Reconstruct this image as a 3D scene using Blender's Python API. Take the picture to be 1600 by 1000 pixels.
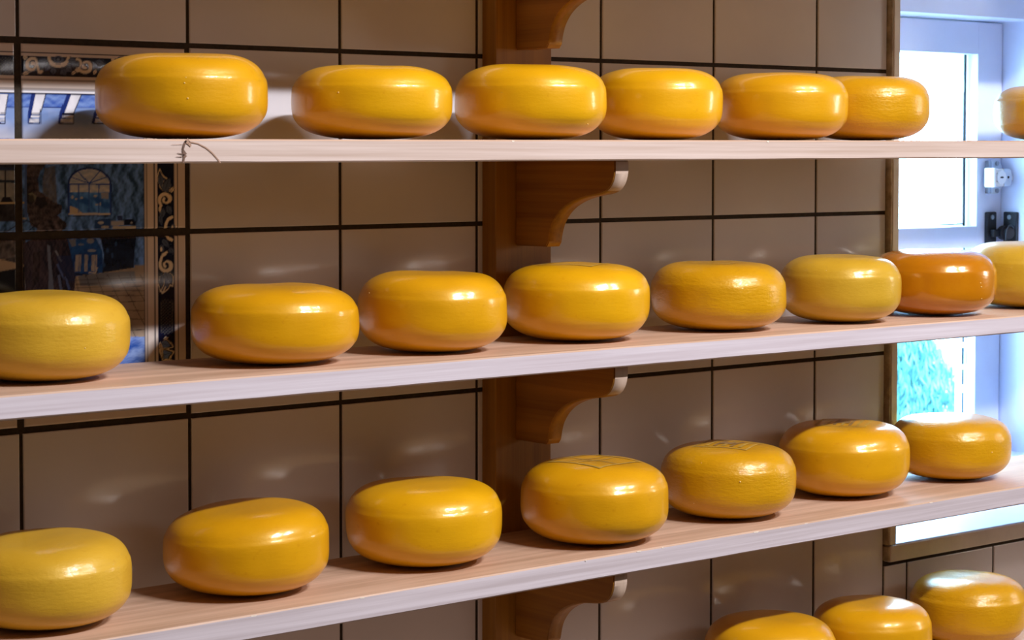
import bpy, bmesh, math, random
import numpy as np
from mathutils import Vector, Matrix, noise

for o in list(bpy.data.objects):
    bpy.data.objects.remove(o)
C = bpy.context.scene.collection
T = 0.2                  # one wall tile in metres; many sizes below are given in tiles
Z0 = 1.4633              # height of the tile joint taken as z = 0 in tile units

# ---------------------------------------------------------------- camera
YAW, PITCH, ROLL = .6974, -.0416, .0008
cam_d = bpy.data.cameras.new('camera')
cam = bpy.data.objects.new('camera', cam_d); C.objects.link(cam)
cam_d.sensor_fit = 'HORIZONTAL'; cam_d.sensor_width = 36.0
cam_d.lens = 3368.39 / 1600 * 36
cam_d.shift_y = -(500 - 376.49) / 1600
cam_d.dof.use_dof = True; cam_d.dof.focus_distance = 2.55; cam_d.dof.aperture_fstop = 20
cam_d.clip_start = .05; cam_d.clip_end = 200
_f = Vector((math.sin(YAW)*math.cos(PITCH), math.cos(YAW)*math.cos(PITCH), math.sin(PITCH)))
_r = Vector((math.cos(YAW), -math.sin(YAW), 0)); _u = _r.cross(_f)
_r2 = _r*math.cos(ROLL) + _u*math.sin(ROLL); _u2 = -_r*math.sin(ROLL) + _u*math.cos(ROLL)
M = Matrix((_r2, _u2, -_f)).transposed().to_4x4()
M.translation = Vector((-5.1244*T, -10.0205*T, Z0 - .5664*T))
cam.matrix_world = M
bpy.context.scene.camera = cam

# ---------------------------------------------------------------- world, lights, exposure
sc = bpy.context.scene
sc.view_settings.view_transform = 'Standard'
sc.view_settings.look = 'None'
sc.view_settings.exposure = -0.12
sc.view_settings.gamma = 1.0
sc.view_settings.use_curve_mapping = False
w = bpy.data.worlds.new('pale_sky'); sc.world = w; w.use_nodes = True
bg = w.node_tree.nodes['Background']
bg.inputs[0].default_value = (.44, .71, 1.0, 1); bg.inputs[1].default_value = 20.0

def area(name, loc, target, sx, sy, power, col):
    l = bpy.data.lights.new(name, 'AREA'); l.shape = 'RECTANGLE'; l.size = sx; l.size_y = sy
    l.energy = power; l.color = col
    o = bpy.data.objects.new(name, l); C.objects.link(o)
    o.location = loc
    d = Vector(target) - Vector(loc)
    o.rotation_euler = d.to_track_quat('-Z', 'Y').to_euler()
    return o
# bright lamp high behind the camera, a weaker one further right, daylight from the shop door on the right, and a large warm fill panel added under the ceiling for ambient light
area('shop_lamp', (.85, -2.36, 3.12), (.6, -.1, 1.3), .75, .06, 110, (.90, .90, 1.0))
area('shop_lamp_side', (1.95, -2.3, 3.12), (.9, -.1, 1.3), .60, .06, 42, (.92, .90, 1.0))
area('door_daylight', (3.30, -1.25, 1.55), (.6, -.1, 1.3), .26, .5, 9, (1.0, .95, .92))
area('ceiling_fill', (.2, -1.9, 3.16), (.2, -1.9, 0), 3.4, 2.2, 2.4, (1.0, .78, .54))

# ---------------------------------------------------------------- helpers
def V(x, y, z): return Vector((x*T, y*T, Z0 + z*T))

def link(name, me, mats, parent=None, smooth=False):
    o = bpy.data.objects.new(name, me); C.objects.link(o)
    for m in (mats if isinstance(mats, (list, tuple)) else [mats]): me.materials.append(m)
    if smooth:
        for p in me.polygons: p.use_smooth = True
    if parent is not None: o.parent = parent
    return o

def obj(name, bm, mats, parent=None, smooth=False):
    me = bpy.data.meshes.new(name); bm.to_mesh(me); bm.free()
    return link(name, me, mats, parent, smooth)

def tag(o, label=None, cat=None, group=None, kind=None):
    if label: o['label'] = label
    if cat: o['category'] = cat
    if group: o['group'] = group
    if kind: o['kind'] = kind
    return o

def box(bm, a, b, mi=0, bev=0, seg=2):
    """box between corners a, b (metres), optional bevel"""
    a = Vector(a); b = Vector(b)
    c = (a+b)/2; d = b-a
    r = bmesh.ops.create_cube(bm, size=1, matrix=Matrix.Translation(c) @ Matrix.Diagonal((abs(d.x), abs(d.y), abs(d.z), 1)))
    vs = r['verts']
    fs = {f for v in vs for f in v.link_faces}
    for f in fs: f.material_index = mi
    if bev:
        es = list({e for v in vs for e in v.link_edges})
        rr = bmesh.ops.bevel(bm, geom=es, offset=bev, segments=seg, profile=.5, affect='EDGES')
        for f in rr['faces']: f.material_index = mi
    return vs

def tbox(bm, a, b, mi=0, bev=0, seg=2):
    return box(bm, V(*a), V(*b), mi, bev, seg)

def cyl(bm, c, axis, r, h, seg=28, mi=0, r2=None):
    q = Vector(axis).normalized().to_track_quat('Z', 'Y').to_matrix().to_4x4()
    rr = bmesh.ops.create_cone(bm, cap_ends=True, segments=seg, radius1=r, radius2=r if r2 is None else r2, depth=h,
                               matrix=Matrix.Translation(Vector(c)) @ q)
    for v in rr['verts']:
        for f in v.link_faces: f.material_index = mi
    return rr['verts']

# ---------------------------------------------------------------- materials
def new_mat(name):
    m = bpy.data.materials.new(name); m.use_nodes = True
    nt = m.node_tree; b = nt.nodes['Principled BSDF']
    return m, nt, b
def N(nt, t, **k):
    n = nt.nodes.new(t)
    for a, v in k.items(): setattr(n, a, v)
    return n
def coords(nt, scale=(1, 1, 1), rot=(0, 0, 0)):
    tc = N(nt, 'ShaderNodeTexCoord'); mp = N(nt, 'ShaderNodeMapping')
    mp.inputs['Scale'].default_value = scale; mp.inputs['Rotation'].default_value = rot
    nt.links.new(tc.outputs['Object'], mp.inputs[0]); return mp.outputs[0]
def noise_n(nt, vec, scale, detail=4, rough=.55):
    n = N(nt, 'ShaderNodeTexNoise'); n.inputs['Scale'].default_value = scale
    n.inputs['Detail'].default_value = detail; n.inputs['Roughness'].default_value = rough
    nt.links.new(vec, n.inputs['Vector']); return n.outputs['Fac']
def ramp(nt, fac, stops):
    r = N(nt, 'ShaderNodeValToRGB')
    while len(r.color_ramp.elements) < len(stops): r.color_ramp.elements.new(.5)
    for e, (p, c) in zip(r.color_ramp.elements, stops):
        e.position = p; e.color = (*c, 1)
    nt.links.new(fac, r.inputs[0]); return r.outputs[0]
def bump(nt, b, h, strength, dist=.001, prev=None):
    n = N(nt, 'ShaderNodeBump'); n.inputs['Strength'].default_value = strength; n.inputs['Distance'].default_value = dist
    nt.links.new(h, n.inputs['Height'])
    if prev: nt.links.new(prev, n.inputs['Normal'])
    nt.links.new(n.outputs[0], b.inputs['Normal']); return n.outputs[0]

def plain(name, col, rough=.5, metal=0, var=.06, scale=30, bmp=.0, spec=.5):
    m, nt, b = new_mat(name)
    f = noise_n(nt, coords(nt), scale)
    lo = tuple(c*(1-var) for c in col); hi = tuple(min(1, c*(1+var)) for c in col)
    nt.links.new(ramp(nt, f, [(.3, lo), (.7, hi)]), b.inputs['Base Color'])
    b.inputs['Roughness'].default_value = rough; b.inputs['Metallic'].default_value = metal
    b.inputs['Specular IOR Level'].default_value = spec
    if bmp: bump(nt, b, f, bmp)
    return m

def wood(name, dark, light, along='X', rough=.55, scale=1.0, contrast=.5, bmp=.25, knots=None, blotch=.0):
    m, nt, b = new_mat(name)
    s = {'X': (1.2, 38, 38), 'Y': (38, 1.2, 38), 'Z': (38, 38, 1.2), 'XF': (1.4, 60, 90)}[along]
    v = coords(nt, tuple(a*scale for a in s))
    f1 = noise_n(nt, v, 1.6, 5, .6)
    v2 = coords(nt, tuple(a*scale for a in {'X': (4, 300, 300), 'Y': (300, 4, 300), 'Z': (300, 300, 4), 'XF': (4, 300, 300)}[along]))
    f2 = noise_n(nt, v2, 1.2, 3, .6)
    mx = N(nt, 'ShaderNodeMath', operation='MULTIPLY_ADD')
    nt.links.new(f2, mx.inputs[0]); mx.inputs[1].default_value = .35; nt.links.new(f1, mx.inputs[2])
    d = .5 - contrast*.5
    col = ramp(nt, mx.outputs[0], [(.35+d*.4, dark), (.95-d*.4, light)])
    if blotch:
        fb = noise_n(nt, coords(nt, (3, 9, 9)), 2.2, 4, .6)
        mb = N(nt, 'ShaderNodeMix', data_type='RGBA', blend_type='MULTIPLY')
        mb.inputs['Factor'].default_value = blotch
        nt.links.new(col, mb.inputs['A'])
        nt.links.new(ramp(nt, fb, [(.35, (.72, .62, .5)), (.6, (1, 1, 1))]), mb.inputs['B'])
        col = mb.outputs['Result']
    nt.links.new(col, b.inputs['Base Color'])
    b.inputs['Roughness'].default_value = rough
    bump(nt, b, mx.outputs[0], bmp, .0006)
    return m

m_tile, nt, b = new_mat('glazed_cream_tile')
geo = N(nt, 'ShaderNodeNewGeometry')
f = noise_n(nt, coords(nt), 5)
c = ramp(nt, f, [(.3, (.66, .64, .64)), (.7, (.73, .71, .71))])
rr_ = ramp(nt, geo.outputs['Random Per Island'], [(0, (.94, .94, .94)), (1, (1.04, 1.03, 1.02))])
mx = N(nt, 'ShaderNodeMix', data_type='RGBA', blend_type='MULTIPLY'); mx.inputs['Factor'].default_value = 1
nt.links.new(c, mx.inputs['A']); nt.links.new(rr_, mx.inputs['B'])
nt.links.new(mx.outputs['Result'], b.inputs['Base Color'])
b.inputs['Roughness'].default_value = .11; b.inputs['Specular IOR Level'].default_value = .5
bump(nt, b, noise_n(nt, coords(nt), 14, 2), .12, .002)

m_paint, nt, b = new_mat('painted_blue_and_cream_glaze')
at = N(nt, 'ShaderNodeAttribute', attribute_name='paint'); nt.links.new(at.outputs['Color'], b.inputs['Base Color'])
b.inputs['Roughness'].default_value = .12
bump(nt, b, noise_n(nt, coords(nt), 16, 2), .2, .002)

m_grout = plain('dark_brown_grout', (.035, .024, .013), .95, var=.3, scale=220, bmp=.5)
m_plaster = plain('warm_plaster', (.125, .095, .065), .9, var=.05, scale=4)
m_floor = plain('brown_floor_boards', (.10, .065, .04), .5, var=.15, scale=3)
m_post = wood('varnished_pine_post', (.23, .095, .006), (.40, .185, .016), 'Z', .5, contrast=.7)
m_brk = wood('varnished_pine_bracket', (.17, .062, .003), (.40, .175, .016), 'Y', .5, .7, contrast=.75)
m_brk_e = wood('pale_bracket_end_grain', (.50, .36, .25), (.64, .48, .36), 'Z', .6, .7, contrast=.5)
m_top = wood('worn_shelf_top', (.47, .30, .19), (.70, .47, .32), 'X', .5, contrast=.5, blotch=.35)
def front(name, dark, light, contrast=.6): return wood(name, dark, light, 'XF', .62, contrast=contrast, bmp=.3)
m_fronts = {
 
 1: front('warm_pale_shelf_edge', (.50, .36, .27), (.68, .54, .45), .5),
 2: front('pale_striped_shelf_edge', (.50, .41, .41), (.74, .67, .68), 1.0),
 3: front('dull_pale_shelf_edge', (.52, .44, .43), (.67, .59, .59), .25)}
m_chip = plain('fresh_wood_chip', (.86, .74, .58), .7, var=.1, scale=200)
m_knot = plain('dark_knot_stain', (.16, .085, .05), .6, var=.3, scale=200)
m_knot2 = plain('brown_knot_stain', (.42, .25, .16), .6, var=.2, scale=200)
m_trim = plain('grey_beige_painted_trim', (.66, .58, .48), .5, var=.08, scale=25, bmp=.15)
m_trim_side = plain('olive_brown_trim_edge', (.36, .28, .17), .7, var=.4, scale=60, bmp=.4)  # darker olive-brown for the left edge strips of the trim
m_white = plain('white_window_paint', (.68, .73, .92), .38, var=.03, scale=12)
m_gask = plain('dark_glazing_line', (.02, .03, .035), .7, var=.2)
m_lock = plain('white_lock_casting', (.62, .68, .78), .32, .25, var=.05)
m_lockw = plain('bright_lock_cap', (.85, .86, .90), .3, 0, var=.03)
m_steel = plain('dull_steel', (.34, .36, .40), .35, .8, var=.1)
m_black = plain('black_iron', (.018, .02, .028), .5, .3, var=.2, bmp=.2)
m_hole = plain('dark_slot', (.01, .01, .012), .8)

m_glass = bpy.data.materials.new('window_glass'); m_glass.use_nodes = True
nt = m_glass.node_tree; nt.nodes.remove(nt.nodes['Principled BSDF'])
out = nt.nodes['Material Output']
tr = N(nt, 'ShaderNodeBsdfTransparent'); gl = N(nt, 'ShaderNodeBsdfGlossy'); fr = N(nt, 'ShaderNodeMath', operation='POWER'); lw = N(nt, 'ShaderNodeLayerWeight'); nt.links.new(lw.outputs['Facing'], fr.inputs[0]); fr.inputs[1].default_value = 4; ms = N(nt, 'ShaderNodeMixShader')
tr.inputs[0].default_value = (.93, .97, .96, 1); gl.inputs['Roughness'].default_value = .02
nt.links.new(fr.outputs[0], ms.inputs[0]); nt.links.new(tr.outputs[0], ms.inputs[1]); nt.links.new(gl.outputs[0], ms.inputs[2]); nt.links.new(ms.outputs[0], out.inputs[0])

def cheese_mat(name, base, lo, coat=.5, rough=.36, bmp=.16):
    m, nt, b = new_mat(name)
    v = coords(nt)
    f = noise_n(nt, v, 9, 5, .6)
    col = ramp(nt, f, [(.3, lo), (.68, base)])
    sp = noise_n(nt, v, 95, 2, .5)
    mx = N(nt, 'ShaderNodeMix', data_type='RGBA', blend_type='MULTIPLY')
    mx.inputs['Factor'].default_value = 1
    nt.links.new(col, mx.inputs['A']); nt.links.new(ramp(nt, sp, [(.24, (.93, .88, .8)), (.34, (1, 1, 1))]), mx.inputs['B'])
    nt.links.new(mx.outputs['Result'], b.inputs['Base Color'])
    b.inputs['Roughness'].default_value = rough
    b.inputs['Specular Tint'].default_value = (1.0, .80, .34, 1); b.inputs['Specular IOR Level'].default_value = .75
    b.inputs['Coat Weight'].default_value = coat; b.inputs['Coat Roughness'].default_value = .09; b.inputs['Coat IOR'].default_value = 1.5
    p = bump(nt, b, noise_n(nt, coords(nt, (30, 30, 110)), 3.2, 4, .65), bmp, .0012)
    q = bump(nt, b, noise_n(nt, v, 260, 2, .5), bmp*.8, .0006, prev=p)
    if 'Coat Normal' in b.inputs: nt.links.new(q, b.inputs['Coat Normal'])
    return m
CM = {
 'gold':   cheese_mat('golden_yellow_rind', (.76, .372, .004), (.67, .31, .003)),
 'bright': cheese_mat('bright_yellow_rind', (.82, .422, .004), (.73, .355, .003)),
 'pale':   cheese_mat('paler_matt_yellow_rind', (.72, .42, .035), (.62, .34, .018), .35, .42, .3),
 'olive':  cheese_mat('mustard_yellow_rind', (.66, .39, .030), (.56, .31, .016), .45, .38, .24),
 'rough':  cheese_mat('coarse_golden_rind', (.70, .352, .004), (.59, .275, .003), .5, .36, .5),
 'orange': cheese_mat('orange_waxed_rind', (.60, .215, .002), (.48, .15, .002), .9, .25, .14),
}
m_dot = plain('pale_wax_drop', (.86, .56, .16), .3, var=.03)
m_stamp = plain('faded_grey_rind_stamp', (.46, .28, .045), .5, var=.35, scale=90)
m_stamp2 = plain('dark_rind_stamp', (.26, .145, .045), .5, var=.4, scale=120)

# ---------------------------------------------------------------- room shell
X0, X1, YB, ZF, ZC = -2.6, 3.5, -3.6, 0.0, 3.25
WX0, WX1, WZ0, WZ1 = 6.82, 10.6, -3.38, 1.0      # window opening in tile units
def struct(name, bm, m, parent=None, smooth=False):
    o = obj(name, bm, m, parent, smooth)
    if parent is None: o['kind'] = 'structure'
    return o
bm = bmesh.new(); box(bm, (X0-.1, YB-.1, -.1), (X1+.1, .5, 0)); struct('floor', bm, m_floor)
bm = bmesh.new(); box(bm, (X0-.1, YB-.1, ZC), (X1+.1, .5, ZC+.1)); struct('ceiling', bm, m_plaster)
bm = bmesh.new(); box(bm, (X0-.1, YB, 0), (X0, .42, ZC)); struct('wall_left', bm, m_plaster)
bm = bmesh.new(); box(bm, (X1, YB, 0), (X1+.1, .42, ZC)); struct('wall_right', bm, m_plaster)
bm = bmesh.new(); box(bm, (X0-.1, YB-.1, 0), (X1+.1, YB, ZC)); struct('wall_front', bm, m_plaster)

# tiled wall: backing (grout plane) around the window opening, one bevelled slab per tile
GD = .002                                   # joint depth, metres
def tile_slab(bm, x0, x1, z0, z1, gap):
    """tile with rounded rim, in tile units, front at y=0"""
    g = gap*T/2; e = .0011; gz = g*1.2
    ax, bx = x0*T+g, x1*T-g; az, bz = Z0+z0*T+gz, Z0+z1*T-gz
    if bx-ax < .012 or bz-az < .012: return
    rings = [(0, GD), (0, e), (e*.3, e*.3), (e, 0)]
    prev = None
    for ins, y in rings:
        vs = [bm.verts.new(p) for p in ((ax+ins, y, az+ins), (bx-ins, y, az+ins), (bx-ins, y, bz-ins), (ax+ins, y, bz-ins))]
        if prev:
            for i in range(4):
                bm.faces.new((prev[i], prev[(i+1) % 4], vs[(i+1) % 4], vs[i]))
        prev = vs
    bm.faces.new(prev)
bm = bmesh.new()
yb = .38
def backing(x0, x1, z0, z1): box(bm, (x0, GD, z0), (x1, yb, z1), 1)
wx0, wx1, wz0, wz1 = WX0*T, WX1*T, Z0+WZ0*T, Z0+WZ1*T
backing(X0, wx0, 0, ZC); backing(wx1, X1, 0, ZC); backing(wx0, wx1, 0, wz0); backing(wx0, wx1, wz1, ZC)
TL, TR, TB, TT = 6.74, 10.68, -3.52, 1.08    # outer rim of the window trim
def cut(x0, x1, z0, z1):
    """clip a cell against the trim rectangle -> list of rectangles"""
    if x1 <= TL or x0 >= TR or z1 <= TB or z0 >= TT: return [(x0, x1, z0, z1)]
    r = []
    if x0 < TL: r.append((x0, TL, z0, z1)); x0 = TL
    if x1 > TR: r.append((TR, x1, z0, z1)); x1 = TR
    if z0 < TB: r.append((x0, x1, z0, TB))
    if z1 > TT: r.append((x0, x1, TT, z1))
    return r
GAP = .022
for cx in range(-13, 18):
    for rz in range(-8, 9):
        x0, x1, z0, z1 = cx, cx+1, rz, rz+1
        if -2 <= cx <= 0 and -2 <= rz <= -1: continue          # cells of the painted panel
        x0 = max(x0, X0/T); x1 = min(x1, X1/T); z0 = max(z0, -Z0/T); z1 = min(z1, (ZC-Z0)/T)
        if x1 <= x0 or z1 <= z0: continue
        for rct in cut(x0, x1, z0, z1):
            tile_slab(bm, *rct, GAP)
struct('wall_back', bm, [m_tile, m_grout])

# ---------------------------------------------------------------- painted tile panel (blue and cream picture)
# painted design coordinates: taken over the visible right-hand part in "design units" (dx, dy) and mapped to the panel
_c = np.array([-5.1244, -10.0205, -.5664])
def uv2p(x, y):
    f_, r_, u_ = np.array(_f), np.array(_r2), np.array(_u2)
    d = f_ + r_*(x-800)/3368.3892 + u_*(376.4884-y)/3368.3892
    t = -_c[1]/d[1]; p = _c + d*t
    return p[0], p[2]
RES = 190
PX0, PX1, PZ0, PZ1 = -2.0, 1.0, -2.0, 0.0
SS = 2
W_, H_ = int((PX1-PX0)*RES*SS), int((PZ1-PZ0)*RES*SS)
CRM = (.72, .62, .53); img = np.ones((H_, W_, 3))*np.array(CRM)
gx, gy = np.meshgrid((np.arange(W_)+.5)/(RES*SS)+PX0, PZ1-(np.arange(H_)+.5)/(RES*SS))
def region(poly):
    xs = [p[0] for p in poly]; zs = [p[1] for p in poly]
    i0 = max(0, int((min(xs)-PX0)*RES*SS)-1); i1 = min(W_, int((max(xs)-PX0)*RES*SS)+2)
    j0 = max(0, int((PZ1-max(zs))*RES*SS)-1); j1 = min(H_, int((PZ1-min(zs))*RES*SS)+2)
    return i0, i1, j0, j1
def fillp(poly, col, alpha=1.0, mask_fn=None):
    i0, i1, j0, j1 = region(poly)
    if i1 <= i0 or j1 <= j0: return
    X = gx[j0:j1, i0:i1]; Y = gy[j0:j1, i0:i1]
    ins = np.zeros(X.shape, bool); n = len(poly)
    for k in range(n):
        xa, ya = poly[k]; xb, yb_ = poly[(k+1) % n]
        if ya == yb_: continue
        c_ = ((ya > Y) != (yb_ > Y)) & (X < (xb-xa)*(Y-ya)/(yb_-ya)+xa)
        ins ^= c_
    a = ins[..., None]*alpha
    if mask_fn is not None: a = a*mask_fn(X, Y)[..., None]
    sub = img[j0:j1, i0:i1]
    colv = np.array(col(X, Y)) if callable(col) else np.array(col)
    img[j0:j1, i0:i1] = sub*(1-a) + colv*a
mir = [False]
def pp(pts):
    q = [uv2p(*p) for p in pts]
    return q
def draw(pts, col, alpha=1.0, mirror=False, mask_fn=None):
    q = pp(pts); fillp(q, col, alpha, mask_fn)
    if mirror: fillp([(-1.0-x, z) for x, z in q], col, alpha, mask_fn)
def stroke(pts, wd, col, alpha=1.0, mirror=False, taper=None):
    """polyline of width wd (design units)"""
    n = len(pts)
    for i in range(n-1):
        (xa, ya), (xb, yb_) = pts[i], pts[i+1]
        L = math.hypot(xb-xa, yb_-ya) or 1
        nx, ny = -(yb_-ya)/L, (xb-xa)/L
        wa = wd/2*(taper(i/(n-1)) if taper else 1); wb = wd/2*(taper((i+1)/(n-1)) if taper else 1)
        ex, ey = (xb-xa)/L*.3, (yb_-ya)/L*.3
        draw([(xa+nx*wa-ex, ya+ny*wa-ey), (xb+nx*wb+ex, yb_+ny*wb+ey), (xb-nx*wb+ex, yb_-ny*wb+ey), (xa-nx*wa-ex, ya-ny*wa-ey)], col, alpha, mirror)
def arc(cx, cy, r, a0, a1, n=28, ry=None, r1=None):
    ry = r if ry is None else ry
    out_ = []
    for i in range(n+1):
        t = i/n; a = math.radians(a0+(a1-a0)*t); k = 1 if r1 is None else (1-t)+t*r1/r
        out_.append((cx+r*k*math.cos(a), cy+ry*k*math.sin(a)))
    return out_
def blob(cx, cy, rx, ry, col, alpha=1.0, wob=0, mirror=False, seed=0):
    draw([(cx+rx*(1+wob*math.sin(5*a+seed))*math.cos(a), cy+ry*(1+wob*math.sin(5*a+seed))*math.sin(a)) for a in [i*math.tau/26 for i in range(26)]], col, alpha, mirror)
NAVY = (.006, .008, .028); BLUE = (.03, .085, .36); DBL = (.012, .03, .16); LBL = (.26, .36, .62); GB = (.085, .11, .17); WHT = (.80, .79, .80); DK = (.016, .012, .016); SCR = (.80, .67, .46)
def nz(sx, sz, seed=0, det=3):
    def g(X, Y):
        r = np.zeros(X.shape); amp = 1; tot = 0
        rs = np.random.RandomState(seed)
        for k in range(det*3):
            fx, fz, ph = rs.normal()*sx*(1+k*.6), rs.normal()*sz*(1+k*.6), rs.rand()*6.28
            r += amp*np.sin(fx*X+fz*Y+ph+1.5*np.sin(fz*.4*X-fx*.5*Y)); tot += amp; amp *= .86
        return r/tot
    return g
def mixcol(a, b_, fn, k=1.0, bias=0.0):
    a = np.array(a); b_ = np.array(b_)
    def g(X, Y):
        t = np.clip(.5+bias+k*fn(X, Y), 0, 1)[..., None]
        return a*(1-t)+b_*t
    return g
# picture ground: grey-blue wall, streaky
n1 = nz(60, 16, 3); n2 = nz(14, 22, 5)
XL_, XR_ = -1.80, .80                    # inner picture edges in tiles (mirrored about -.5)
zt = uv2p(100, 146)[1]; zb_ = -2.0 - (zt) if False else -1.78
fillp([(XL_, zt), (XR_, zt), (XR_, zb_), (XL_, zb_)], mixcol((.02, .06, .15), (.16, .34, .85), n1, 1.1))
pr = uv2p(226, 400)[0]
# cornice with ceiling beams
draw([(-300, 142), (232, 148), (232, 170), (-300, 166)], mixcol((.04, .10, .42), (.20, .32, .62), nz(6, 160, 8), 1.0))
stroke([(-300, 167), (30, 168), (232, 170)], 1.6, DBL)
def wash(X, Y):
    t = np.clip((-.40-Y)/.16, 0, 1) + .25*nz(9, 16, 11)(X, Y); t = np.clip(t, 0, 1)[..., None]
    return np.array((.22, .33, .60))*(1-t)+np.array((.74, .72, .74))*t
draw([(-300, 168), (150, 169), (232, 171), (232, 216), (-300, 214)], wash)
fx_ = [(-60, -14), (0, -8), (49, 0), (104, 10), (165, 20), (215, 30)]
for bx_, lean in [(49, 1), (104, 10), (162, 18), (-8, -6), (-66, -14)]:
    s = lean
    draw([(bx_, 147), (bx_+9, 147), (bx_+1-s*.1, 180), (bx_+4-s, 193), (bx_-5-s*.8, 193), (bx_-5-s*.6, 178)], DBL)
    draw([(bx_+7, 147), (bx_+22+s*.2, 147), (bx_+14-s*.3, 178), (bx_+1-s*.5, 178)], mixcol((.50, .50, .55), WHT, nz(20, 5, 2), .6, .2))
    stroke([(bx_+22+s*.2, 147), (bx_+14-s*.3, 178), (bx_+14-s*.3, 193), (bx_-4-s*.7, 193)], 1.6, NAVY)
    stroke([(bx_-1-s*.5, 178), (bx_+14-s*.3, 178)], 1.6, NAVY)
    draw([(bx_-s*.6, 180), (bx_+14-s*.3, 180), (bx_+13-s*.3, 183), (bx_-s*.6, 183)], WHT)
    draw([(bx_-2-s*.6, 185), (bx_+13-s*.3, 185), (bx_+13-s*.3, 191), (bx_-3-s*.6, 191)], mixcol((.30, .33, .42), WHT, nz(60, 60, 4), 1))
# arched window with landscape
cxw = 139.5
draw([(106, 335), (106, 288)] + arc(cxw, 288, 34, 180, 360, 30, 27) + [(173.5, 335)], BLUE)
draw([(109, 334), (109, 289)] + arc(cxw, 288, 31, 180, 360, 30, 24) + [(171, 334)], mixcol((.36, .42, .52), (.66, .64, .62), nz(40, 40, 6), .9))
draw([(109, 300), (171, 300), (171, 332), (109, 332)], mixcol((.02, .10, .38), (.12, .34, .85), nz(30, 40, 9), 1.3))
draw([(109, 322), (118, 325), (131, 333), (109, 333)], (.52, .42, .30))
for bx_, by_, rx_, ry_ in ((113, 308, 2, 3), (119, 311, 2, 2), (128, 309, 2.5, 2), (149, 306, 3, 2), (157, 319, 1.2, 3), (151, 320, 3, 1.2)):
    blob(bx_, by_, rx_, ry_, (.5, .47, .42), .8)
draw([(158, 301), (169, 301), (169, 311), (159, 310)], (.30, .32, .40))
for a in (205, 236, 304, 335):
    stroke([(cxw-.5, 287), (cxw-.5+31*math.cos(math.radians(a)), 287+24*math.sin(math.radians(a)))], 1.8, BLUE)
stroke([(106, 288.5), (173, 288.5)], 2.2, BLUE)
for x_ in (123, 138.5, 154.6): stroke([(x_, 289), (x_, 332)], 1.9, BLUE)
stroke(arc(cxw, 288, 33, 180, 360, 30, 26), 2.2, DBL); stroke([(106, 288), (106, 336)], 1.8, DBL); stroke([(173.5, 288), (173.5, 336)], 1.8, DBL)
stroke([(107, 334), (172, 334)], 2.4, (.58, .52, .42)); stroke([(106, 337), (173, 337)], 1.2, NAVY)
# blue strip and left window
draw([(-40, 255), (26, 255), (26, 345), (-40, 345)], (.03, .03, .045))
draw([(-34, 266), (24, 266), (24, 318), (-34, 318)], mixcol((.20, .21, .22), (.34, .33, .30), nz(30, 30, 2), 1))
for x_ in (8, -12): stroke([(x_, 258), (x_, 318)], 2.6, DK)
stroke([(-40, 283), (24, 284)], 4.5, (.02, .03, .05)); stroke([(-40, 262), (24, 264)], 5, (.03, .045, .09))
draw([(0, 316), (4, 308), (16, 308), (22, 317)], DK); stroke([(-38, 318), (38, 317)], 3.4, (.50, .38, .22))
stroke([(-38, 262), (-38, 335)], 3, DK)
draw([(38, 255), (42, 255), (42, 338), (38, 338)], (.06, .11, .30)); stroke([(34, 341), (41, 341)], 2, (.5, .4, .25))
draw([(-60, 320), (26, 320), (26, 346), (-60, 346)], mixcol(DK, (.05, .045, .05), nz(30, 30, 1), 1))
# dark leaning figure group at the middle
draw([(42, 255), (72, 255), (64, 266), (60, 280), (62, 298), (74, 308), (84, 316), (97, 321), (97, 331), (90, 336), (103, 348), (104, 354), (98, 360), (66, 362), (48, 352), (42, 330)],
     mixcol(DK, (.12, .09, .095), nz(50, 50, 12), 1.1, -.1))
draw([(44, 302), (50, 300), (58, 306), (54, 316), (45, 316)], (.20, .19, .13), .8)
blob(64, 316, 9, 9, DK, .9, .2); blob(48, 312, 6, 8, DK, .8, .15)
draw([(70, 262), (86, 258), (90, 320), (76, 310), (66, 300), (66, 280)], mixcol((.07, .07, .08), (.17, .16, .16), nz(60, 20, 14), 1), .85)
draw([(60, 352), (76, 336), (90, 344), (98, 352), (98, 366), (56, 366)], mixcol(DK, (.17, .13, .14), nz(60, 30, 15), 1))
stroke([(10, 362), (30, 350), (42, 344), (60, 356)], 1.4, DK); stroke([(44, 362), (54, 353)], 1.3, DK)
# table, dress, chair
draw([(-60, 372), (40, 372), (40, 430), (-60, 430)], mixcol((.03, .03, .04), (.12, .11, .12), nz(30, 30, 17), 1))
draw([(-30, 372), (20, 372), (30, 400), (12, 404), (-30, 404)], mixcol((.05, .045, .05), (.22, .19, .19), nz(40, 30, 18), 1))
draw([(-60, 402), (7, 406), (47, 415), (0, 424), (-60, 430)], (.50, .37, .25))
draw([(-60, 430), (0, 425), (42, 417), (42, 470), (-60, 470)], (.012, .012, .018))
draw([(36, 380), (54, 372), (106, 372), (113, 402), (121, 440), (127, 475), (38, 475)], mixcol((.012, .012, .030), (.09, .065, .085), nz(70, 12, 19), 1.2))
draw([(52, 395), (64, 392), (62, 440), (50, 448)], mixcol(DK, (.15, .11, .12), nz(80, 8, 21), 1), .8)
draw([(73, 382), (78, 384), (80, 410), (84, 450), (83, 475), (74, 475), (76, 430)], (.16, .19, .28))
stroke([(87, 392), (92, 402), (97, 408)], 3, (.22, .24, .30)); stroke([(90, 412), (98, 430), (104, 440), (108, 452)], 4, (.08, .12, .30)); stroke([(92, 430), (97, 458), (100, 475)], 4, (.12, .16, .30))
draw([(88, 400), (112, 400), (120, 440), (108, 440), (94, 420)], (.015, .03, .11), .6)
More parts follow.
